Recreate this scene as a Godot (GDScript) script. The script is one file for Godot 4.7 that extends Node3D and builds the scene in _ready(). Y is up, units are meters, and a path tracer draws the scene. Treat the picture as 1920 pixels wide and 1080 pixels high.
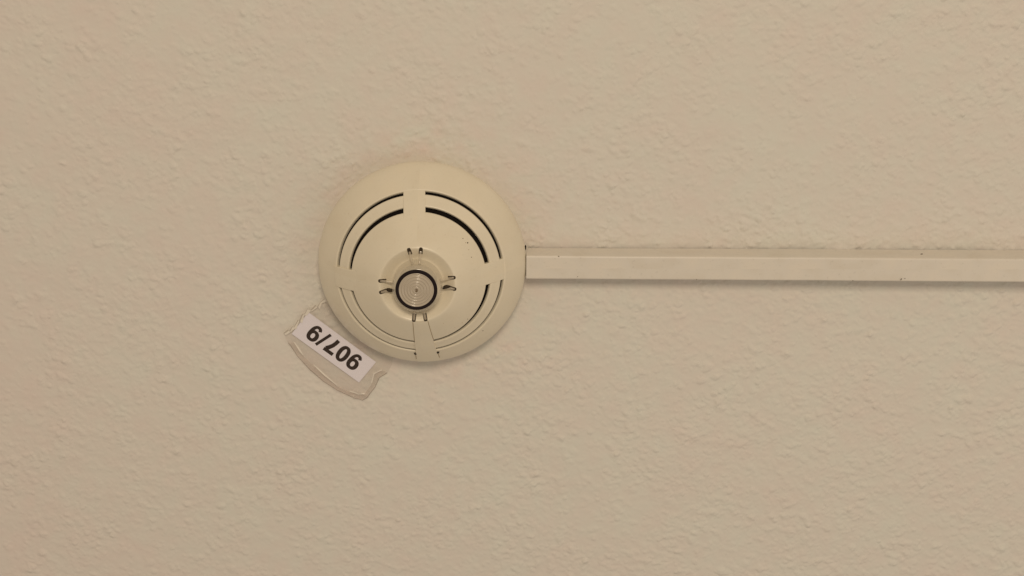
extends Node3D

const MM := 0.001
const CEILING_Y := 2.5            # height of the ceiling above the floor
const DX := -50.98                # detector centre on the ceiling, millimetres right of / above the aimed-at point
const DY := 17.95
const TILT := 17.25               # degrees between the view and the plumb line
const DIST := 888.5

var mats := {}
var used := {}
var tone: ImageTexture

# ------------------------------------------------------------------ helpers
# Everything is modelled in a ceiling frame: x right, y towards the plumb line of the viewer, z out of the ceiling (down into the room).
func to_world(u: float, v: float, w: float) -> Vector3:
	return Vector3(u * MM, CEILING_Y - w * MM, v * MM)

func numbered(n: String) -> String:
	if not used.has(n):
		used[n] = 0
		return n
	used[n] += 1
	return "%s_%03d" % [n, used[n]]

func thing(called: String, label: String, category: String, u := 0.0, v := 0.0, group := "") -> Node3D:
	var o := Node3D.new()
	o.name = numbered(called)
	add_child(o, true)
	o.rotation.x = PI / 2
	o.position = to_world(u, v, 0)
	o.set_meta("label", label)
	o.set_meta("category", category)
	if group:
		o.set_meta("group", group)
	return o

func obj(called: String, m: Mesh, mat: Material, parent: Node) -> MeshInstance3D:
	var o := MeshInstance3D.new()
	o.name = called
	o.mesh = m
	o.material_override = null
	for i in m.get_surface_count():
		m.surface_set_material(i, mat)
	var n := 0
	while parent.has_node(NodePath(o.name)):
		n += 1
		o.name = "%s_%03d" % [called, n]
	parent.add_child(o, true)
	return o

# A small mesh collector, in millimetres.
class Bag:
	var v := PackedVector3Array()
	var n := PackedVector3Array()
	var idx := PackedInt32Array()
	func vert(p: Vector3, nn: Vector3) -> int:
		v.append(p * 0.001)
		n.append(nn.normalized())
		return v.size() - 1
	func tri(a: int, b: int, c: int) -> void:
		var f := (v[b] - v[a]).cross(v[c] - v[a])
		if f.dot(n[a] + n[b] + n[c]) > 0.0:
			idx.append_array([a, c, b])
		else:
			idx.append_array([a, b, c])
	func quad(a: int, b: int, c: int, d: int) -> void:
		tri(a, b, c)
		tri(a, c, d)
	func flat(a: Vector3, b: Vector3, c: Vector3, d: Vector3, out: Vector3) -> void:
		var nn := (b - a).cross(d - a).normalized()
		if nn.dot(out) < 0.0:
			nn = -nn
		quad(vert(a, nn), vert(b, nn), vert(c, nn), vert(d, nn))
	func mesh() -> ArrayMesh:
		var arr := []
		arr.resize(Mesh.ARRAY_MAX)
		arr[Mesh.ARRAY_VERTEX] = v
		arr[Mesh.ARRAY_NORMAL] = n
		arr[Mesh.ARRAY_INDEX] = idx
		var m := ArrayMesh.new()
		m.add_surface_from_arrays(Mesh.PRIMITIVE_TRIANGLES, arr)
		return m

# Rounds a polyline off: Catmull-Rom, k points per piece.
func smooth_line(p: Array, k := 4) -> Array:
	var out := []
	for i in p.size() - 1:
		var p0: Vector2 = p[maxi(i - 1, 0)]
		var p1: Vector2 = p[i]
		var p2: Vector2 = p[i + 1]
		var p3: Vector2 = p[mini(i + 2, p.size() - 1)]
		for j in k:
			out.append(p1.cubic_interpolate(p2, p0, p3, float(j) / k))
	out.append(p[p.size() - 1])
	return out

func line_normals(p: Array) -> Array:
	# the normal to the left of the direction of travel for profiles running inwards (r falling): out of the body
	var out := []
	for i in p.size():
		var a: Vector2 = p[maxi(i - 1, 0)]
		var b: Vector2 = p[mini(i + 1, p.size() - 1)]
		var t := (b - a).normalized()
		out.append(Vector2(t.y, -t.x))
	return out

# Turned surface: p holds (radius, depth) from the outside inwards, side +1 keeps the outer side.
func lathe(bag: Bag, p: Array, seg := 160, side := 1.0) -> void:
	var nn := line_normals(p)
	var first := bag.v.size()
	for s in seg + 1:
		var a := TAU * s / seg
		var c := cos(a)
		var d := sin(a)
		for i in p.size():
			var q: Vector2 = p[i]
			var m: Vector2 = nn[i] * side
			bag.vert(Vector3(q.x * c, q.x * d, q.y), Vector3(m.x * c, m.x * d, m.y))
	var w := p.size()
	for s in seg:
		for i in w - 1:
			var o := first + s * w + i
			bag.quad(o, o + 1, o + w + 1, o + w)

# A strip that runs along a radius: p is the (radius, depth) profile, half the half width at each point, drop the height of its side walls.
func radial_strip(bag: Bag, p: Array, half: Array, angle: float, drop: float, across := 8, bevel := 0.25) -> void:
	var nn := line_normals(p)
	var rows := []
	for i in p.size():
		var q: Vector2 = p[i]
		var m: Vector2 = nn[i]
		var h: float = half[i]
		var row := []
		for j in across + 1:
			var x := lerpf(-h + bevel, h - bevel, float(j) / across)
			var a := angle + asin(clampf(x / q.x, -1, 1))
			row.append(bag.vert(Vector3(q.x * cos(a), q.x * sin(a), q.y), Vector3(m.x * cos(a), m.x * sin(a), m.y)))
		rows.append(row)
		for s in [-1.0, 1.0]:
			for e in [[h - bevel, 0.0, 0.25], [h, bevel, 0.75], [h, bevel, 1.0], [h, drop, 1.0]]:
				var a := angle + asin(clampf(s * e[0] / q.x, -1, 1))
				var r: float = q.x - m.x * e[1]
				var z: float = q.y - m.y * e[1]
				var tang: Vector3 = Vector3(-sin(a), cos(a), 0) * s
				var up := Vector3(m.x * cos(a), m.x * sin(a), m.y)
				row.append(bag.vert(Vector3(r * cos(a), r * sin(a), z), up.lerp(tang, e[2])))
	for i in p.size() - 1:
		for j in across:
			bag.quad(rows[i][j], rows[i][j + 1], rows[i + 1][j + 1], rows[i + 1][j])
		for s in 2:
			var b := across + 1 + s * 4
			bag.quad(rows[i][b], rows[i][b + 1], rows[i + 1][b + 1], rows[i + 1][b])
			bag.quad(rows[i][b + 2], rows[i][b + 3], rows[i + 1][b + 3], rows[i + 1][b + 2])
	# end walls
	for i in [0, p.size() - 1]:
		var c0: int = rows[i][across + 2]
		var c1: int = rows[i][across + 6]
		var d0: int = rows[i][across + 4]
		var d1: int = rows[i][across + 8]
		var out: Vector3 = Vector3(cos(angle), sin(angle), 0) * (1.0 if i == 0 and p[0].x > p[p.size() - 1].x or i > 0 and p[0].x < p[p.size() - 1].x else -1.0)
		bag.quad(bag.vert(bag.v[c0] * 1000, out), bag.vert(bag.v[c1] * 1000, out), bag.vert(bag.v[d1] * 1000, out), bag.vert(bag.v[d0] * 1000, out))

func plastic(name_: String, lin: Color, rough: float, spec := 0.5) -> StandardMaterial3D:
	var m := StandardMaterial3D.new()
	m.resource_name = name_
	m.albedo_color = lin.linear_to_srgb()
	m.roughness = rough
	m.metallic_specular = spec
	mats[name_] = m
	if name_.begins_with("cream") or name_.begins_with("trunking"):
		m.albedo_texture = tone
		m.uv1_triplanar = true
		m.uv1_scale = Vector3.ONE * 9.0
	return m

func noise(seed_: int, wave: float, octaves := 1, kind := FastNoiseLite.TYPE_SIMPLEX_SMOOTH) -> FastNoiseLite:
	var n := FastNoiseLite.new()
	n.seed = seed_
	n.noise_type = kind
	n.frequency = 1.0 / wave
	n.fractal_type = FastNoiseLite.FRACTAL_FBM if octaves > 1 else FastNoiseLite.FRACTAL_NONE
	n.fractal_octaves = octaves
	return n

# ------------------------------------------------------------------ the scene
func _ready() -> void:
	# camera: someone below holds it up and looks almost straight at the ceiling
	var t := deg_to_rad(TILT)
	var cam := Camera3D.new()
	cam.name = "camera"
	cam.fov = 21.09
	cam.near = 0.02
	cam.far = 20.0
	cam.transform = Transform3D(Basis(Vector3(1, 0, 0), Vector3(0, sin(t), cos(t)), Vector3(0, -cos(t), sin(t))), to_world(0, DIST * sin(t), DIST * cos(t)))
	add_child(cam)
	cam.current = true
	# the soft light of the room
	var env := Environment.new()
	env.background_mode = Environment.BG_COLOR
	env.background_color = Color(0.345, 0.289, 0.228).linear_to_srgb()
	env.tonemap_mode = Environment.TONE_MAPPER_LINEAR
	env.tonemap_exposure = 1.0
	env.sdfgi_enabled = true
	env.ssao_enabled = true
	env.ssil_enabled = true
	var we := WorldEnvironment.new()
	we.name = "environment"
	we.environment = env
	add_child(we)
	# the room lamp, large and warm, behind the viewer
	var lamp := AreaLight3D.new()
	lamp.name = "room_lamp"
	lamp.area_size = Vector2(0.45, 0.45)
	lamp.light_color = Color(1.0, 0.835, 0.635).linear_to_srgb()
	lamp.light_energy = 1.68
	lamp.area_range = 12.0
	lamp.area_attenuation = 2.0
	lamp.shadow_enabled = true
	add_child(lamp)
	var aim := to_world(-20, 0, 0)
	lamp.look_at_from_position(aim + Vector3(0.07, -0.86, 0.51).normalized() * 2.2, aim, Vector3(0, 0, 1))

	# added fill light, no real lamp: weaker, more neutral, brightens the right side
	var side := AreaLight3D.new()
	side.name = "added_side_fill"
	side.area_size = Vector2(0.6, 0.6)
	side.light_color = Color(1.0, 0.88, 0.78).linear_to_srgb()
	side.light_energy = 0.10
	side.area_range = 12.0
	side.area_attenuation = 2.0
	side.shadow_enabled = true
	add_child(side)
	var spot := to_world(220, -140, 0)
	side.look_at_from_position(spot + Vector3(0.55, -0.80, -0.05).normalized() * 1.1, spot, Vector3(0, 0, 1))

	materials()
	ceiling()
	detector()
	trunking()
	label()
	tape()

func make_tone() -> void:
	# faint uneven yellowing and handling marks of old plastic
	var broad := noise(201, 120, 4)
	var small := noise(202, 12, 2)
	var im := Image.create(512, 512, false, Image.FORMAT_RGB8)
	for y in 512:
		for x in 512:
			var a := broad.get_noise_2d(x, y)
			var b := maxf(0.0, small.get_noise_2d(x, y) - 0.45)
			var v := 0.965 + 0.03 * a - 0.12 * b
			im.set_pixel(x, y, Color(v, v - 0.012 * absf(a), v - 0.03 * absf(a)))
	tone = ImageTexture.create_from_image(im)

func materials() -> void:
	make_tone()
	plastic("cream_plastic", Color(0.865, 0.795, 0.640), 0.33)
	plastic("cream_dome", Color(0.865, 0.795, 0.638), 0.31)
	plastic("trunking_plastic", Color(0.80, 0.752, 0.668), 0.38)
	plastic("black_inside", Color(0.012, 0.009, 0.008), 0.8, 0.2)
	plastic("black_ring", Color(0.014, 0.008, 0.009), 0.6, 0.3)
	plastic("dirt", Color(0.10, 0.075, 0.045), 0.9, 0.2)
	plastic("seam_dirt", Color(0.40, 0.31, 0.19), 0.9, 0.2)
	plastic("guide_brown", Color(0.20, 0.14, 0.085), 0.4)
	plastic("slot_dark", Color(0.05, 0.036, 0.022), 0.7, 0.3)
	plastic("paper", Color(0.92, 0.90, 0.98), 0.75, 0.3)
	plastic("ink", Color(0.010, 0.008, 0.008), 0.7, 0.3)
	plastic("lens", Color(0.52, 0.455, 0.36), 0.22)
	mats.lens.clearcoat_enabled = true
	mats.lens.clearcoat = 1.0
	mats.lens.clearcoat_roughness = 0.1
	plastic("holder", Color(0.66, 0.60, 0.48), 0.4)
	var c := plastic("clear_plastic", Color(0.72, 0.66, 0.54), 0.12)
	c.albedo_color.a = 0.24
	c.transparency = BaseMaterial3D.TRANSPARENCY_ALPHA
	var pc := plastic("prong_plastic", Color(0.70, 0.61, 0.47), 0.2)
	pc.albedo_color.a = 0.5
	pc.transparency = BaseMaterial3D.TRANSPARENCY_ALPHA
	var tp := plastic("clear_tape", Color(0.40, 0.28, 0.22), 0.14, 0.2)
	tp.albedo_color.a = 0.09
	tp.transparency = BaseMaterial3D.TRANSPARENCY_ALPHA
	var te := plastic("tape_edge", Color(0.60, 0.46, 0.37), 0.3)
	te.albedo_color.a = 0.22
	te.transparency = BaseMaterial3D.TRANSPARENCY_ALPHA
	var tt := plastic("tape_torn_glint", Color(0.86, 0.81, 0.72), 0.3)  # pale torn tape, also the painted glints along the fold
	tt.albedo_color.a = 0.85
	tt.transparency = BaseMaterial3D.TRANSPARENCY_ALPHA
	var tg := plastic("tape_grime", Color(0.22, 0.15, 0.10), 0.6)
	tg.albedo_color.a = 0.3
	tg.transparency = BaseMaterial3D.TRANSPARENCY_ALPHA
	var wall := plastic("painted_plaster", Color(1, 1, 1), 0.85, 0.3)
	wall.vertex_color_use_as_albedo = true

# ---- the rough painted ceiling: one fine relief sheet on a slab
func grid_lines(lo: float, hi: float, step: float, reach: float) -> PackedFloat32Array:
	var out := PackedFloat32Array()
	var n := int(round((hi - lo) / step))
	for i in n + 1:
		out.append(lo + (hi - lo) * i / n)
	var s := step
	while out[out.size() - 1] < reach:
		s *= 1.045
		out.append(out[out.size() - 1] + s)
	s = step
	while out[0] > -reach:
		s *= 1.045
		out.insert(0, out[0] - s)
	return out

func ceiling() -> void:
	var xs := grid_lines(-390, 390, 0.65, 900)
	var ys := grid_lines(-250, 225, 0.65, 800)
	var nx := xs.size()
	var ny := ys.size()
	var warp := noise(3, 14)
	var blob := noise(11, 9.0)
	var blob2 := noise(21, 5.2)
	var blob3 := noise(25, 3.0)
	var fine := noise(31, 1.9)
	var swell := noise(41, 45, 2)
	var rough := noise(51, 120, 2)
	var tint := noise(61, 95, 3)
	var tint2 := noise(71, 60, 3)
	var spot := noise(73, 16, 2)
	var pad_x := xs.find(-390.0)
	var pad_y := ys.find(-250.0)
	var h := PackedFloat32Array()
	h.resize(nx * ny)
	for j in ny:
		var y := ys[j]
		for i in nx:
			var x := xs[i]
			var wx := warp.get_noise_2d(x, y)
			var a := blob.get_noise_2d(x * 0.78 + wx * 2.0, y)
			var b := blob2.get_noise_2d(x * 0.72 + 0.18 * y, y + wx * 1.5)
			var c := blob3.get_noise_2d(x * 0.70 - 0.2 * y, y)
			var k := clampf(0.85 + 0.8 * rough.get_noise_2d(x, y) + 0.0008 * (x * 0.5 - y), 0.4, 1.6)
			h[j * nx + i] = (0.14 * smoothstep(-0.2, 0.6, a) + 0.11 * smoothstep(0.0, 0.55, b) + 0.10 * smoothstep(0.1, 0.6, c) + 0.065 * fine.get_noise_2d(x, y)) * k + 0.35 * swell.get_noise_2d(x, y)
	# stipple thrown up by the roller: thousands of little lumps, each with its own size, height and lean
	var rng := RandomNumberGenerator.new()
	rng.seed = 77
	var step := xs[pad_x + 1] - xs[pad_x]
	var step_y := ys[pad_y + 1] - ys[pad_y]
	var patch := noise(81, 40, 2)
	for q in 56000:
		var cx := rng.randf_range(-388, 388)
		var cy := rng.randf_range(-248, 223)
		var here := 0.5 + 0.9 * patch.get_noise_2d(cx, cy) + 0.0006 * (cx - cy)
		if rng.randf() > clampf(here + 0.25, 0.2, 1.0):
			continue
		var size := rng.randf()
		size = lerpf(0.75, 2.5, size * size * size)
		var high := rng.randf_range(0.09, 0.25) * sqrt(size) * clampf(0.7 + here * 0.5, 0.6, 1.4)
		var turn := rng.randf_range(-0.7, 0.7)
		var long := rng.randf_range(1.0, 1.9)
		var ca := cos(turn)
		var sa := sin(turn)
		var lean := rng.randf_range(0.0, 0.3)
		var reach := size * long
		var first_i := maxi(0, int(floor((cx - reach + 390.0) / step)))
		var last_i := mini(int(round(780.0 / step)), int(ceil((cx + reach + 390.0) / step)))
		var first_j := maxi(0, int(floor((cy - reach + 250.0) / step_y)))
		var last_j := mini(int(round(475.0 / step_y)), int(ceil((cy + reach + 250.0) / step_y)))
		for j in range(first_j, last_j + 1):
			for i in range(first_i, last_i + 1):
				var dx := xs[i + pad_x] - cx
				var dy := ys[j + pad_y] - cy
				var e := (dx * ca + dy * sa) / (size * long)
				var f := (dy * ca - dx * sa) / size
				var d := e * e + f * f
				if d < 1.0:
					# steeper on the lower side, where the wet paint sagged
					var t := (1.0 - d) * (1.0 - lean * f)
					h[(j + pad_y) * nx + i + pad_x] += high * minf(1.0, t * 1.25) * (1.0 - d * d * 0.5) * smoothstep(0.0, 0.35, 1.0 - d)
	var v := PackedVector3Array()
	var n := PackedVector3Array()
	var col := PackedColorArray()
	v.resize(nx * ny)
	n.resize(nx * ny)
	col.resize(nx * ny)
	for j in ny:
		var j0 := maxi(j - 1, 0)
		var j1 := mini(j + 1, ny - 1)
		for i in nx:
			var i0 := maxi(i - 1, 0)
			var i1 := mini(i + 1, nx - 1)
			var o := j * nx + i
			var x := xs[i]
			var y := ys[j]
			v[o] = Vector3(x, y, h[o] - 0.6) * MM
			n[o] = Vector3(-(h[j * nx + i1] - h[j * nx + i0]) / (xs[i1] - xs[i0]), -(h[j1 * nx + i] - h[j0 * nx + i]) / (ys[j1] - ys[j0]), 1).normalized()
			# the paint's own uneven tone: pinker and greener patches, handling marks round the detector
			var p := tint.get_noise_2d(x, y) * 0.9 + tint2.get_noise_2d(x, y) * 0.4
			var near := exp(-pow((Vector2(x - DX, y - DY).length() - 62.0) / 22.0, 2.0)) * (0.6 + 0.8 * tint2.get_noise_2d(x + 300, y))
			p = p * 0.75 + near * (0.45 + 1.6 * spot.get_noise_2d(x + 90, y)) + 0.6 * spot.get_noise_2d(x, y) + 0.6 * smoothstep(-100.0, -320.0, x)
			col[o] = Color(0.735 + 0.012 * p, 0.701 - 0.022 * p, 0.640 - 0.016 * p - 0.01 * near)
	var idx := PackedInt32Array()
	idx.resize((nx - 1) * (ny - 1) * 6)
	var at := 0
	for j in ny - 1:
		for i in nx - 1:
			var o := j * nx + i
			idx[at] = o
			idx[at + 1] = o + nx + 1
			idx[at + 2] = o + 1
			idx[at + 3] = o
			idx[at + 4] = o + nx
			idx[at + 5] = o + nx + 1
			at += 6
	var arr := []
	arr.resize(Mesh.ARRAY_MAX)
	arr[Mesh.ARRAY_VERTEX] = v
	arr[Mesh.ARRAY_NORMAL] = n
	arr[Mesh.ARRAY_COLOR] = col
	arr[Mesh.ARRAY_INDEX] = idx
	var m := ArrayMesh.new()
	m.add_surface_from_arrays(Mesh.PRIMITIVE_TRIANGLES, arr)
	m.surface_set_material(0, mats.painted_plaster)
	# the slab behind the paint
	var x0 := xs[0]
	var x1 := xs[nx - 1]
	var y0 := ys[0]
	var y1 := ys[ny - 1]
	var b := Bag.new()
	var lo := -40.0
	var hi := -2.0
	b.flat(Vector3(x0, y0, lo), Vector3(x1, y0, lo), Vector3(x1, y1, lo), Vector3(x0, y1, lo), Vector3(0, 0, -1))
	b.flat(Vector3(x0, y0, hi), Vector3(x1, y0, hi), Vector3(x1, y1, hi), Vector3(x0, y1, hi), Vector3(0, 0, 1))
	b.flat(Vector3(x0, y0, lo), Vector3(x1, y0, lo), Vector3(x1, y0, hi), Vector3(x0, y0, hi), Vector3(0, -1, 0))
	b.flat(Vector3(x0, y1, lo), Vector3(x1, y1, lo), Vector3(x1, y1, hi), Vector3(x0, y1, hi), Vector3(0, 1, 0))
	b.flat(Vector3(x0, y0, lo), Vector3(x0, y1, lo), Vector3(x0, y1, hi), Vector3(x0, y0, hi), Vector3(-1, 0, 0))
	b.flat(Vector3(x1, y0, lo), Vector3(x1, y1, lo), Vector3(x1, y1, hi), Vector3(x1, y0, hi), Vector3(1, 0, 0))
	var arr2 := []
	arr2.resize(Mesh.ARRAY_MAX)
	arr2[Mesh.ARRAY_VERTEX] = b.v
	arr2[Mesh.ARRAY_NORMAL] = b.n
	arr2[Mesh.ARRAY_INDEX] = b.idx
	m.add_surface_from_arrays(Mesh.PRIMITIVE_TRIANGLES, arr2)
	m.surface_set_material(1, plastic("slab", Color(0.5, 0.48, 0.44), 0.9))
	var o := MeshInstance3D.new()
	o.name = "ceiling"
	o.mesh = m
	o.rotation.x = PI / 2
	o.position = to_world(0, 0, 0)
	o.set_meta("kind", "structure")
	o.set_meta("label", "cream painted ceiling of rough lumpy plaster")
	add_child(o)

# ---- the detector
var dome_line := []
var shell_line := []

func surface_depth(r: float) -> float:
	# depth of the outer surface of the detector at a radius
	var lines: Array = [dome_line] if r < 37.0 else [shell_line]
	for l: Array in lines:
		for i in l.size() - 1:
			var a: Vector2 = l[i]
			var b: Vector2 = l[i + 1]
			if r <= a.x and r >= b.x and a.x > b.x:
				return lerpf(a.y, b.y, (a.x - r) / (a.x - b.x))
	return lerpf(28.8, 38.3, (46.0 - r) / 9.1)

func surface_normal(r: float) -> Vector2:
	var s := (surface_depth(r + 0.3) - surface_depth(r - 0.3)) / 0.6
	return Vector2(-s, 1).normalized()

func detector() -> void:
	var d := thing("smoke_detector", "round cream smoke detector with slotted dome and clear centre lens on the ceiling", "smoke detector", DX, DY)
	var turn := deg_to_rad(2.7)
	var b := Bag.new()
	lathe(b, [Vector2(54.6, -1), Vector2(54.6, 8.5)])
	lathe(b, [Vector2(54.6, 8.5), Vector2(40, 8.5)])
	obj("base", b.mesh(), mats.cream_plastic, d)

	b = Bag.new()
	lathe(b, smooth_line([Vector2(53.5, 9.0), Vector2(56.8, 9.1), Vector2(57.9, 9.5), Vector2(58.45, 10.6), Vector2(58.5, 12)]))
	shell_line = smooth_line([Vector2(58.5, 12), Vector2(58.25, 13.6), Vector2(57.2, 16.0), Vector2(54.7, 19.8), Vector2(51.0, 24.4), Vector2(48.6, 27.2), Vector2(47.5, 28.5), Vector2(46.9, 29.1), Vector2(46.35, 29.2), Vector2(45.75, 28.8), Vector2(45.1, 27.9)])
	lathe(b, shell_line)
	lathe(b, [Vector2(45.1, 27.9), Vector2(45.1, 27.3), Vector2(46.0, 26.6)])
	obj("outer_shell", b.mesh(), mats.cream_plastic, d).position = Vector3(0.42, 0.38, 0) * MM

	b = Bag.new()
	lathe(b, [Vector2(44.5, 30.3), Vector2(44.5, 31.0)])
	lathe(b, smooth_line([Vector2(44.5, 31.0), Vector2(44.3, 31.45), Vector2(43.9, 31.85), Vector2(42.4, 33.1), Vector2(40.6, 34.8), Vector2(39.7, 35.55), Vector2(39.1, 35.65), Vector2(38.6, 35.2), Vector2(38.2, 34.5)]))
	lathe(b, [Vector2(38.2, 34.5), Vector2(38.2, 33.9), Vector2(39.2, 33.6)])
	obj("vent_ring", b.mesh(), mats.cream_plastic, d).position = Vector3(0.32, 0.29, 0) * MM   # sits a hair off centre

	b = Bag.new()
	lathe(b, [Vector2(36.2, 37.3), Vector2(36.9, 37.3), Vector2(36.9, 37.8)])
	dome_line = smooth_line([Vector2(36.9, 37.8), Vector2(36.85, 38.25), Vector2(36.5, 38.8), Vector2(35.6, 39.7), Vector2(33, 42.25), Vector2(29, 45.95), Vector2(25, 49.35), Vector2(22.4, 51.4), Vector2(21.2, 52.2), Vector2(20.5, 52.45), Vector2(19.9, 52.3), Vector2(18.6, 51.5), Vector2(16, 49.9), Vector2(14, 49.0), Vector2(10.5, 48.6)])
	lathe(b, dome_line)
	obj("sensor_dome", b.mesh(), mats.cream_dome, d)

	b = Bag.new()
	lathe(b, [Vector2(56, 11), Vector2(47, 25.8), Vector2(45.2, 26.4), Vector2(43.7, 26.6)])
	lathe(b, [Vector2(43.7, 26.6), Vector2(43.7, 30.0)])
	lathe(b, [Vector2(43.7, 30.0), Vector2(38.6, 33.2), Vector2(36.2, 33.6)])
	lathe(b, [Vector2(36.2, 33.6), Vector2(36.2, 37.0)])
	lathe(b, [Vector2(36.2, 37.0), Vector2(20, 37.0)])
	obj("sensing_chamber", b.mesh(), mats.black_inside, d)

	var sp := smooth_line([Vector2(47.6, 28.2), Vector2(46.9, 29.15), Vector2(45.5, 30.65), Vector2(42.5, 33.7), Vector2(39.5, 36.45), Vector2(36.9, 38.75), Vector2(35.0, 40.45), Vector2(33.6, 41.55)])
	var hw := []
	for q in sp:
		hw.append(6.0)
	for a in [0.0, PI / 2, PI]:
		b = Bag.new()
		radial_strip(b, sp, hw, turn + a, 3.0)
		obj("spoke", b.mesh(), mats.cream_dome, d)

	# the bottom bridge is a wider removable cover with a seam on either side
	var down := turn - PI / 2 + deg_to_rad(0.8)
	var pp := smooth_line([Vector2(56.6, 17.3), Vector2(54.7, 20.05), Vector2(51.0, 24.65), Vector2(48.0, 28.2), Vector2(45.5, 30.75), Vector2(42.5, 33.8), Vector2(39.5, 36.6), Vector2(36.9, 38.95), Vector2(33, 42.5), Vector2(29, 46.2), Vector2(25, 49.6), Vector2(22.4, 51.65), Vector2(21.0, 52.5)])
	hw = []
	for q in pp:
		hw.append(remap(q.x, 21, 57, 3.9, 6.7))
	b = Bag.new()
	radial_strip(b, pp, hw, down, 1.2, 8, 0.12)
	var panel := obj("access_panel", b.mesh(), mats.cream_dome, d)
	for s in [-1.0, 1.0]:
		b = Bag.new()
		for part in [[53.5, 47.2], [36.4, 21.3]]:
			var seam := []
			var half := []
			for i in 15:
				var r := lerpf(part[0], part[1], i / 14.0)
				var m := surface_normal(r) * 0.08
				seam.append(Vector2(r, surface_depth(r)) + m)
				half.append(0.24)
			var off := []
			# follow the flare of the panel edge
			for i in 14:
				var r0: float = seam[i].x
				var r1: float = seam[i + 1].x
				var pts := []
				for e in [[r0, seam[i].y], [r1, seam[i + 1].y]]:
					for o in [0.0, 0.34]:
						var a: float = down + s * asin((remap(e[0], 21, 57, 3.9, 6.7) + o) / e[0])
						pts.append(Vector3(e[0] * cos(a), e[0] * sin(a), e[1]))
				b.flat(pts[0], pts[1], pts[3], pts[2], Vector3(0, 0, 1))
		obj("seam", b.mesh(), mats.seam_dirt, panel)
		b = Bag.new()
		var an: float = down + s * asin(6.35 / 48.2)
		bead(b, polar(48.2, an), Vector3(cos(an), sin(an), 0), 1.0, 0.85, 0.55)
		obj("notch", b.mesh(), mats.black_inside, panel)

	# clear light guide in the middle: collar, holder, black seal, grooved lens and eight prongs in slots
	b = Bag.new()
	lathe(b, smooth_line([Vector2(13.5, 48.8), Vector2(13.45, 54.5), Vector2(13.3, 57.2), Vector2(12.9, 59.0), Vector2(12.2, 60.3), Vector2(11.5, 60.95), Vector2(11.0, 61.1)]))
	var guide := obj("light_guide", b.mesh(), mats.clear_plastic, d)
	b = Bag.new()
	lathe(b, [Vector2(10.6, 48.5), Vector2(10.6, 60.8)], 96)
	lathe(b, [Vector2(11.1, 60.8), Vector2(9, 60.8)], 96)
	obj("lens_holder", b.mesh(), mats.holder, guide)
	b = Bag.new()
	lathe(b, smooth_line([Vector2(11.2, 60.8), Vector2(11.2, 61.3), Vector2(11.05, 61.6), Vector2(10.7, 61.75), Vector2(9.6, 61.75), Vector2(9.25, 61.5), Vector2(9.2, 60.8)]), 128)
	obj("seal_ring", b.mesh(), mats.black_ring, guide)
	b = Bag.new()
	var lens := []
	for i in 121:
		var r := 9.6 * (1.0 - i / 120.0)
		var groove := absf(fposmod(r / 1.55 + 0.1, 1.0) - 0.5) * 2.0
		lens.append(Vector2(maxf(r, 0.01), 61.2 + 0.9 * (1.0 - pow(r / 9.6, 2.0)) + 0.42 * smoothstep(0.1, 0.9, groove)))
	lathe(b, lens, 128)
	var le := obj("lens", b.mesh(), mats.lens, guide)
	b = Bag.new()
	bead(b, Vector3(0.1, -0.1, 62.2), Vector3(0.15, 1, 0), 1.25, 0.55, 0.35)
	obj("lamp_core", b.mesh(), mats.guide_brown, guide)
	for q in 4:
		for s in [-1.0, 1.0]:
			var a: float = turn + q * PI / 2 + s * deg_to_rad(9.2)
			var dir := Vector2(cos(a), sin(a))
			var sl := []
			var hs := []
			for i in 9:
				var r := lerpf(21.1, 17.0, i / 8.0)
				sl.append(Vector2(r, surface_depth(r)) + surface_normal(r) * 0.10)
				hs.append(1.05 * sqrt(maxf(0.15, 1.0 - pow(maxf(0.0, (r - 20.3) / 0.95), 2.0))))
			b = Bag.new()
			radial_strip(b, sl, hs, a, 0.3, 4, 0.1)
			obj("slot_opening", b.mesh(), mats.slot_dark, d)
			var pr := []
			var hp := []
			for i in 12:
				var r := lerpf(19.0 if q == 1 else 20.3, 12.6, i / 11.0)
				pr.append(Vector2(r, lerpf(52.1 if q == 1 else 52.75, 52.7, i / 11.0) + (-0.3 if i == 0 else 0.0)))
				hp.append(0.62)
			b = Bag.new()
			radial_strip(b, pr, hp, a, 1.4, 4, 0.3)
			obj("prong", b.mesh(), mats.prong_plastic, guide)
	for e in [[190.5, 14.9, -18.0], [-3.5, 15.6, 24.0]]:
		var a := deg_to_rad(e[0])
		b = Bag.new()
		var dir := Vector3(cos(a), sin(a), 0).rotated(Vector3(0, 0, 1), deg_to_rad(e[2]) * (1 if e[1] > 15 else 1))
		bead(b, Vector3(e[1] * cos(a), e[1] * sin(a), 52.9), dir, 2.3, 1.05, 0.4)
		obj("guide_opening", b.mesh(), mats.slot_dark, guide)

	# specks of dirt on the plastic
	var specks := [[56.15, 26.5, 0.7], [33.57, 43.3, 0.55], [33.9, 37.3, 0.9], [33.2, 38.8, 0.5], [32.4, 31.7, 0.45], [31.8, 24.1, 0.55], [57.0, -27.0, 0.6], [49.1, -45.1, 0.8], [35.5, -41.5, 0.6], [34.6, -47.0, 0.4], [52.0, -20.0, 0.35], [30.0, 60.0, 0.3], [27.0, -60.0, 0.35], [50.5, 140.0, 0.3], [34.0, -55.0, 0.35], [40.6, 127.0, 0.4], [40.3, 131.0, 0.5], [39.9, 124.0, 0.4], [41.2, 134.0, 0.35], [42.0, -30.0, 0.5], [42.4, -36.0, 0.5], [42.3, -33.0, 0.4], [41.6, -48.0, 0.4], [43.0, 232.0, 0.45]]
	var rng := RandomNumberGenerator.new()
	rng.seed = 5
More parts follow.
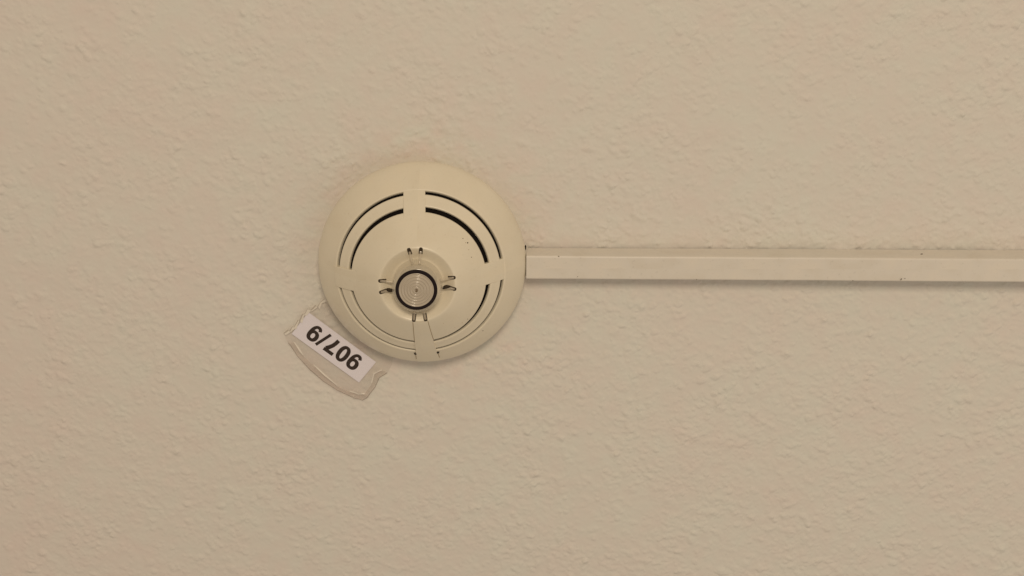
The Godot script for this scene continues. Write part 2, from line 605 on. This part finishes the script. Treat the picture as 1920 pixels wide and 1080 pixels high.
	for s in specks:
		b = Bag.new()
		var a := deg_to_rad(s[1])
		var p := polar(s[0], a)
		bead(b, p, Vector3(rng.randf_range(-1, 1), rng.randf_range(-1, 1), 0).normalized(), s[2] * 0.55, s[2] * 0.38, 0.12)
		obj("dirt_speck", b.mesh(), mats.dirt if s[2] > 0.5 else mats.seam_dirt, d)

func polar(r: float, a: float) -> Vector3:
	return Vector3(r * cos(a), r * sin(a), surface_depth(r))

# a low oval bump, long half-length along dir
func bead(b: Bag, at: Vector3, dir: Vector3, long: float, wide: float, high: float) -> void:
	dir = dir.normalized()
	var rr := Vector2(at.x, at.y).length()
	var out := Vector3(0, 0, 1)
	if rr > 17 and at.z > 10:
		var m := surface_normal(rr)
		out = Vector3(at.x / rr * m.x, at.y / rr * m.x, m.y)
	dir = (dir - out * dir.dot(out)).normalized()
	var side := out.cross(dir)
	var rows := []
	for i in 5:
		var f := i / 4.0 * PI / 2
		var row := []
		for j in 14:
			var a := TAU * j / 14
			var wob := 1.0 + 0.12 * sin(a * 3.0 + at.x) + 0.08 * sin(a * 2.0 + at.y * 3.0)
			var n := dir * cos(a) * cos(f) + side * sin(a) * cos(f) + out * sin(f)
			row.append(b.vert(at + dir * (cos(a) * cos(f) * long * wob) + side * (sin(a) * cos(f) * wide * wob) + out * (sin(f) * high), n))
		rows.append(row)
	for i in 4:
		for j in 14:
			var k := (j + 1) % 14
			b.quad(rows[i][j], rows[i][k], rows[i + 1][k], rows[i + 1][j])

# ---- mini trunking that carries the cable to the detector
func loft(b: Bag, profile: Array, u0: float, u1: float, seed_: int) -> void:
	# profile: lists of (v, w) polylines, each smooth in itself; leans out of the ceiling a little towards the right
	var wav := noise(seed_, 90, 2)
	var n := int((u1 - u0) / 6.0)
	for line: Array in profile:
		var nn := line_normals(line)
		var first := b.v.size()
		for i in n + 1:
			var u := lerpf(u0, u1, float(i) / n)
			var dv := -0.0044 * (u - 8.0) + 0.12 * wav.get_noise_1d(u)
			for k in line.size():
				var q: Vector2 = line[k]
				var lift := 1.0 + 0.00055 * (u - 8.0)
				b.vert(Vector3(u, q.x + dv, q.y * lift), Vector3(0, nn[k].x, nn[k].y))
		for i in n:
			for k in line.size() - 1:
				var o := first + i * line.size() + k
				b.quad(o, o + 1, o + line.size() + 1, o + line.size())

func trunking() -> void:
	var t := thing("cable_trunking", "narrow cream plastic cable trunking running right from the smoke detector", "cable trunking", 8.0, 16.0)
	var off := Vector2(16, 0)
	var base := [[Vector2(23.2, 1.0), Vector2(24.1, 0.95), Vector2(24.15, 1.1)], [Vector2(24.15, 1.1), Vector2(23.2, 7.2)], [Vector2(23.2, 7.2), Vector2(8.6, 7.2)], [Vector2(8.6, 7.2), Vector2(8.0, 0.6)]]
	var lid := [smooth_line([Vector2(23.0, 5.7), Vector2(23.9, 5.75), Vector2(24.05, 6.0), Vector2(24.0, 6.4)], 3), [Vector2(24.0, 6.4), Vector2(23.4, 13.3)], smooth_line([Vector2(23.4, 13.3), Vector2(23.2, 14.0), Vector2(22.7, 14.4), Vector2(22.0, 14.5)], 3), [Vector2(22.0, 14.5), Vector2(10.6, 14.5)], smooth_line([Vector2(10.6, 14.5), Vector2(10.1, 14.35), Vector2(9.75, 13.9), Vector2(9.65, 13.2)], 3), [Vector2(9.65, 13.2), Vector2(9.2, 5.8)]]
	for set_ in [base, lid]:
		for line: Array in set_:
			for i in line.size():
				line[i] -= off
	var b := Bag.new()
	loft(b, base, -3.0, 620.0, 4)
	obj("channel", b.mesh(), mats.trunking_plastic, t)
	b = Bag.new()
	loft(b, lid, 0.05, 620.0, 4)
	# closed end of the lid
	b.flat(Vector3(0.05, 7.95, 5.8), Vector3(0.05, -6.8, 5.8), Vector3(0.05, -6.2, 14.4), Vector3(0.05, 7.2, 14.4), Vector3(-1, 0, 0))
	obj("lid", b.mesh(), mats.trunking_plastic, t)
	b = Bag.new()
	bead(b, Vector3(-0.5, 8.6, 3.0), Vector3(0.22, 1, 0), 1.9, 0.55, 2.0)
	obj("gap_shadow", b.mesh(), mats.black_inside, t)
	for s in [[18.0, 6.95, 14.25, 0.9], [223.0, 6.95, 9.5, 0.9], [184.0, -6.55, 15.6, 0.8], [211.0, -5.75, 16.14, 1.2], [213.0, -5.35, 16.16, 0.7], [29.0, -4.75, 14.68, 0.5], [96.0, -6.2, 15.2, 0.4], [140.0, 6.6, 13.9, 0.5], [60.0, 1.0, 14.95, 0.3]]:
		b = Bag.new()
		bead(b, Vector3(s[0], s[1], s[2]), Vector3(1, 0.25, 0), s[3] * 0.75, s[3] * 0.4, 0.12)
		obj("dirt_speck", b.mesh(), mats.dirt, t)

# ---- paper number label
const LABEL := [Vector2(-117.4, -14.3), Vector2(-79.2, -44.9), Vector2(-89.5, -57.6), Vector2(-127.6, -27.5)]

func label() -> void:
	var c := Vector2.ZERO
	for p: Vector2 in LABEL:
		c += p / 4.0
	var t := thing("paper_label", "small white paper label reading 907/9, upside down, taped beside the smoke detector", "label", c.x, c.y)
	var b := Bag.new()
	var n := 12
	for i in n:
		for k in 2:
			var w := 0.9 if k else 0.75
			var q := []
			for e in [[i, 0], [i + 1, 0], [i + 1, 1], [i, 1]]:
				var f: float = float(e[0]) / n
				var p: Vector2 = LABEL[0].lerp(LABEL[1], f).lerp(LABEL[3].lerp(LABEL[2], f), e[1]) - c
				q.append(Vector3(p.x, p.y, w))
			b.flat(q[0], q[1], q[2], q[3], Vector3(0, 0, 1 if k else -1))
	for i in 4:
		var p: Vector2 = LABEL[i] - c
		var q: Vector2 = LABEL[(i + 1) % 4] - c
		var o := (p + q)
		b.flat(Vector3(p.x, p.y, 0.75), Vector3(q.x, q.y, 0.75), Vector3(q.x, q.y, 0.9), Vector3(p.x, p.y, 0.9), Vector3(o.x, o.y, 0))
	obj("paper", b.mesh(), mats.paper, t)
	lettering(t)

# a run of ink: points with half widths, in fractions of the type size
func ink_stroke(b: Bag, pts: Array, at: Vector2, z: float) -> void:
	var l := []
	for i in pts.size():
		var p: Vector3 = pts[i]
		var a: Vector3 = pts[maxi(i - 1, 0)]
		var c: Vector3 = pts[mini(i + 1, pts.size() - 1)]
		if Vector2(pts[0].x, pts[0].y).distance_to(Vector2(pts[-1].x, pts[-1].y)) < 0.001:
			a = pts[posmod(i - 1, pts.size() - 1)]
			c = pts[(i + 1) % (pts.size() - 1)]
		var d := Vector2(c.x - a.x, c.y - a.y).normalized().rotated(PI / 2) * p.z * 1.22
		l.append([Vector2(p.x, p.y) + d + at, Vector2(p.x, p.y) - d + at])
	for i in l.size() - 1:
		b.flat(Vector3(l[i][0].x, l[i][0].y, z), Vector3(l[i][1].x, l[i][1].y, z), Vector3(l[i + 1][1].x, l[i + 1][1].y, z), Vector3(l[i + 1][0].x, l[i + 1][0].y, z), Vector3(0, 0, 1))

func oval(cx: float, cy: float, rx: float, ry: float, hx: float, hy: float) -> Array:
	var o := []
	for i in 49:
		var a := TAU * i / 48
		var c := signf(cos(a)) * pow(absf(cos(a)), 0.88)
		var d := signf(sin(a)) * pow(absf(sin(a)), 0.88)
		o.append(Vector3(cx + rx * c, cy + ry * d, lerpf(hy, hx, absf(cos(a)))))
	return o

func lettering(t: Node3D) -> void:
	var along := (LABEL[0] - LABEL[1]).normalized().rotated(deg_to_rad(1.0))
	var em := 14.0
	var x := -(0.556 * 4 + 0.36) / 2.0
	for ch in ["9", "0", "7", "/", "9"]:
		var b := Bag.new()
		var at := Vector2(x, -0.354)
		match ch:
			"9":
				ink_stroke(b, oval(0.267, 0.478, 0.168, 0.187, 0.069, 0.054), at, 0.0)
				var tail := smooth_line([Vector2(0.440, 0.50), Vector2(0.440, 0.36), Vector2(0.412, 0.19), Vector2(0.345, 0.078), Vector2(0.255, 0.045), Vector2(0.165, 0.075), Vector2(0.112, 0.170)], 6)
				var q := []
				for i in tail.size():
					q.append(Vector3(tail[i].x, tail[i].y, lerpf(0.070, 0.054, minf(1.0, i / 18.0)) + 0.012 * maxf(0.0, i / 36.0 - 0.6)))
				ink_stroke(b, q, at, 0.001)
			"0":
				ink_stroke(b, oval(0.278, 0.354, 0.168, 0.310, 0.070, 0.055), at, 0.0)
			"7":
				ink_stroke(b, [Vector3(0.042, 0.645, 0.062), Vector3(0.513, 0.645, 0.062)], at, 0.0)
				ink_stroke(b, [Vector3(0.435, 0.585, 0.078), Vector3(0.352, 0.470, 0.073), Vector3(0.270, 0.320, 0.070), Vector3(0.222, 0.150, 0.068), Vector3(0.203, 0.0, 0.068)], at, 0.001)
			"/":
				ink_stroke(b, [Vector3(0.055, -0.012, 0.052), Vector3(0.305, 0.719, 0.052)], at, 0.0)
		x += 0.36 if ch == "/" else 0.556
		for i in b.v.size():
			var p := b.v[i] * em
			b.v[i] = Vector3(0.2 * MM, 0.2 * MM, 0.93 * MM) + Vector3(along.x, along.y, 0) * p.x + Vector3(-along.y, along.x, 0) * p.y + Vector3(0, 0, p.z)
		var o := obj("digit" if ch != "/" else "slash", b.mesh(), mats.ink, t)
		o.set_meta("label", "black printed " + ("slash" if ch == "/" else ch))

# ---- clear sticky tape over the label
var crumple: FastNoiseLite

func tape_depth(p: Vector2) -> float:
	# p relative to the label's centre; along = long side, across = short side
	var along := (LABEL[1] - LABEL[0]).normalized()
	var s := p.dot(along)
	var q := p.dot(Vector2(-along.y, along.x))
	var z := 1.25 + 0.16 * crumple.get_noise_2d(s * 0.5, q * 1.6)
	z += 0.75 * exp(-pow((q + 14.2 - 0.0022 * s * s) / 0.9, 2.0)) + 0.5 * exp(-pow((q + 17.0) / 0.7, 2.0))
	z += 0.8 * exp(-pow((s - 28.0) / 0.8, 2.0)) + 0.5 * exp(-pow((s - 31.0 + 0.1 * q) / 0.7, 2.0))
	z += 0.35 * smoothstep(8.5, 12.0, q)
	return z

func sheet(b: Bag, poly: PackedVector2Array, lift: float) -> void:
	var lo := poly[0]
	var hi := poly[0]
	for p in poly:
		lo = lo.min(p)
		hi = hi.max(p)
	var step := 0.9
	for i in int(ceil((hi.x - lo.x) / step)):
		for j in int(ceil((hi.y - lo.y) / step)):
			var a := lo + Vector2(i, j) * step
			var cell := PackedVector2Array([a, a + Vector2(step, 0), a + Vector2(step, step), a + Vector2(0, step)])
			for piece in Geometry2D.intersect_polygons(poly, cell):
				var ids := Geometry2D.triangulate_polygon(piece)
				var at := []
				for p in piece:
					var e := 0.15
					var dx := (tape_depth(p + Vector2(e, 0)) - tape_depth(p - Vector2(e, 0))) / (2 * e)
					var dy := (tape_depth(p + Vector2(0, e)) - tape_depth(p - Vector2(0, e))) / (2 * e)
					at.append(b.vert(Vector3(p.x, p.y, tape_depth(p) + lift), Vector3(-dx, -dy, 1)))
				for k in range(0, ids.size(), 3):
					b.tri(at[ids[k]], at[ids[k + 1]], at[ids[k + 2]])

func poly(list: Array, c: Vector2) -> PackedVector2Array:
	var out := PackedVector2Array()
	for p: Vector2 in list:
		out.append(p - c)
	return out

func tape() -> void:
	crumple = noise(91, 6, 2)
	var c := Vector2.ZERO
	for p: Vector2 in LABEL:
		c += p / 4.0
	var t := thing("clear_tape", "wrinkled clear sticky tape with torn zigzag end holding the number label", "sticky tape", c.x, c.y)
	var torn := [Vector2(-132.2, -26.9), Vector2(-129.5, -24.6), Vector2(-128.9, -25.6), Vector2(-126.9, -22.6), Vector2(-126.2, -23.4), Vector2(-123.6, -18.6), Vector2(-122.9, -19.3), Vector2(-120.9, -15.0), Vector2(-119.6, -15.2), Vector2(-117.8, -11.9), Vector2(-116.0, -12.6), Vector2(-113.0, -9.5), Vector2(-112.2, -10.9), Vector2(-110.3, -8.0), Vector2(-107.7, -5.8)]
	var rest := [Vector2(-104.0, -12.0), Vector2(-98.0, -21.0), Vector2(-88, -30.5), Vector2(-78.0, -38.0), Vector2(-69.2, -41.5), Vector2(-69.8, -46.0), Vector2(-72.6, -51.5), Vector2(-77.3, -54.5), Vector2(-80.0, -60.5), Vector2(-85.1, -67.3), Vector2(-87.7, -68.5), Vector2(-94.2, -66.5), Vector2(-102.5, -62.3), Vector2(-110.4, -56.8), Vector2(-118.0, -49.5), Vector2(-124.5, -41.5), Vector2(-130.0, -32.5)]
	var b := Bag.new()
	sheet(b, poly(torn + rest, c), 0.0)
	obj("tape_sheet", b.mesh(), mats.clear_tape, t)
	# doubled-over torn end
	var back := []
	for i in range(torn.size() - 1, -1, -1):
		back.append(torn[i] + Vector2(1.7, -1.7) * (0.75 + 0.25 * sin(i * 2.3)))
	b = Bag.new()
	sheet(b, poly(torn + back, c), 0.12)
	obj("torn_end", b.mesh(), mats.tape_torn_glint, t)
	# doubled-over long edge and blunt end
	var edge := rest.slice(6)
	var inner := []
	for i in range(edge.size() - 1, -1, -1):
		var p: Vector2 = edge[i]
		var to: Vector2 = (c + Vector2(2, 4) - p).normalized()
		inner.append(p + to * (3.4 + 0.5 * sin(i * 1.9)))
	b = Bag.new()
	sheet(b, poly(edge + inner, c), 0.14)
	obj("folded_edge", b.mesh(), mats.tape_edge, t)
	# painted glints along the fold, and grime caught on the sticky outer edge
	var crease_glint := []
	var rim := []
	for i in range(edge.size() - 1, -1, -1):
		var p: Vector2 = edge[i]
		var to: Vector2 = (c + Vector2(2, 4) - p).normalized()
		crease_glint.append(p + to * (4.2 + 0.5 * sin(i * 1.9)))
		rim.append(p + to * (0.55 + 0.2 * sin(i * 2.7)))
	crease_glint.reverse()
	var n := crease_glint.size()
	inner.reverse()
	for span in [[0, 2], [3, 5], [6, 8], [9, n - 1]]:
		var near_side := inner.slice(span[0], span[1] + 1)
		var far_side := crease_glint.slice(span[0], span[1] + 1)
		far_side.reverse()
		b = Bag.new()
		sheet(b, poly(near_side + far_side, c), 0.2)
		obj("crease_glint", b.mesh(), mats.tape_torn_glint, t)
	b = Bag.new()
	sheet(b, poly(edge + rim, c), 0.22)
	obj("grimy_edge", b.mesh(), mats.tape_grime, t)
	var under := []
	for i in range(torn.size() - 1, -1, -1):
		under.append(torn[i] + Vector2(0.35, -0.5) * (1.0 + 0.5 * sin(i * 1.3)))
	b = Bag.new()
	sheet(b, poly(torn + under, c), 0.2)
	obj("grimy_edge", b.mesh(), mats.tape_grime, t)
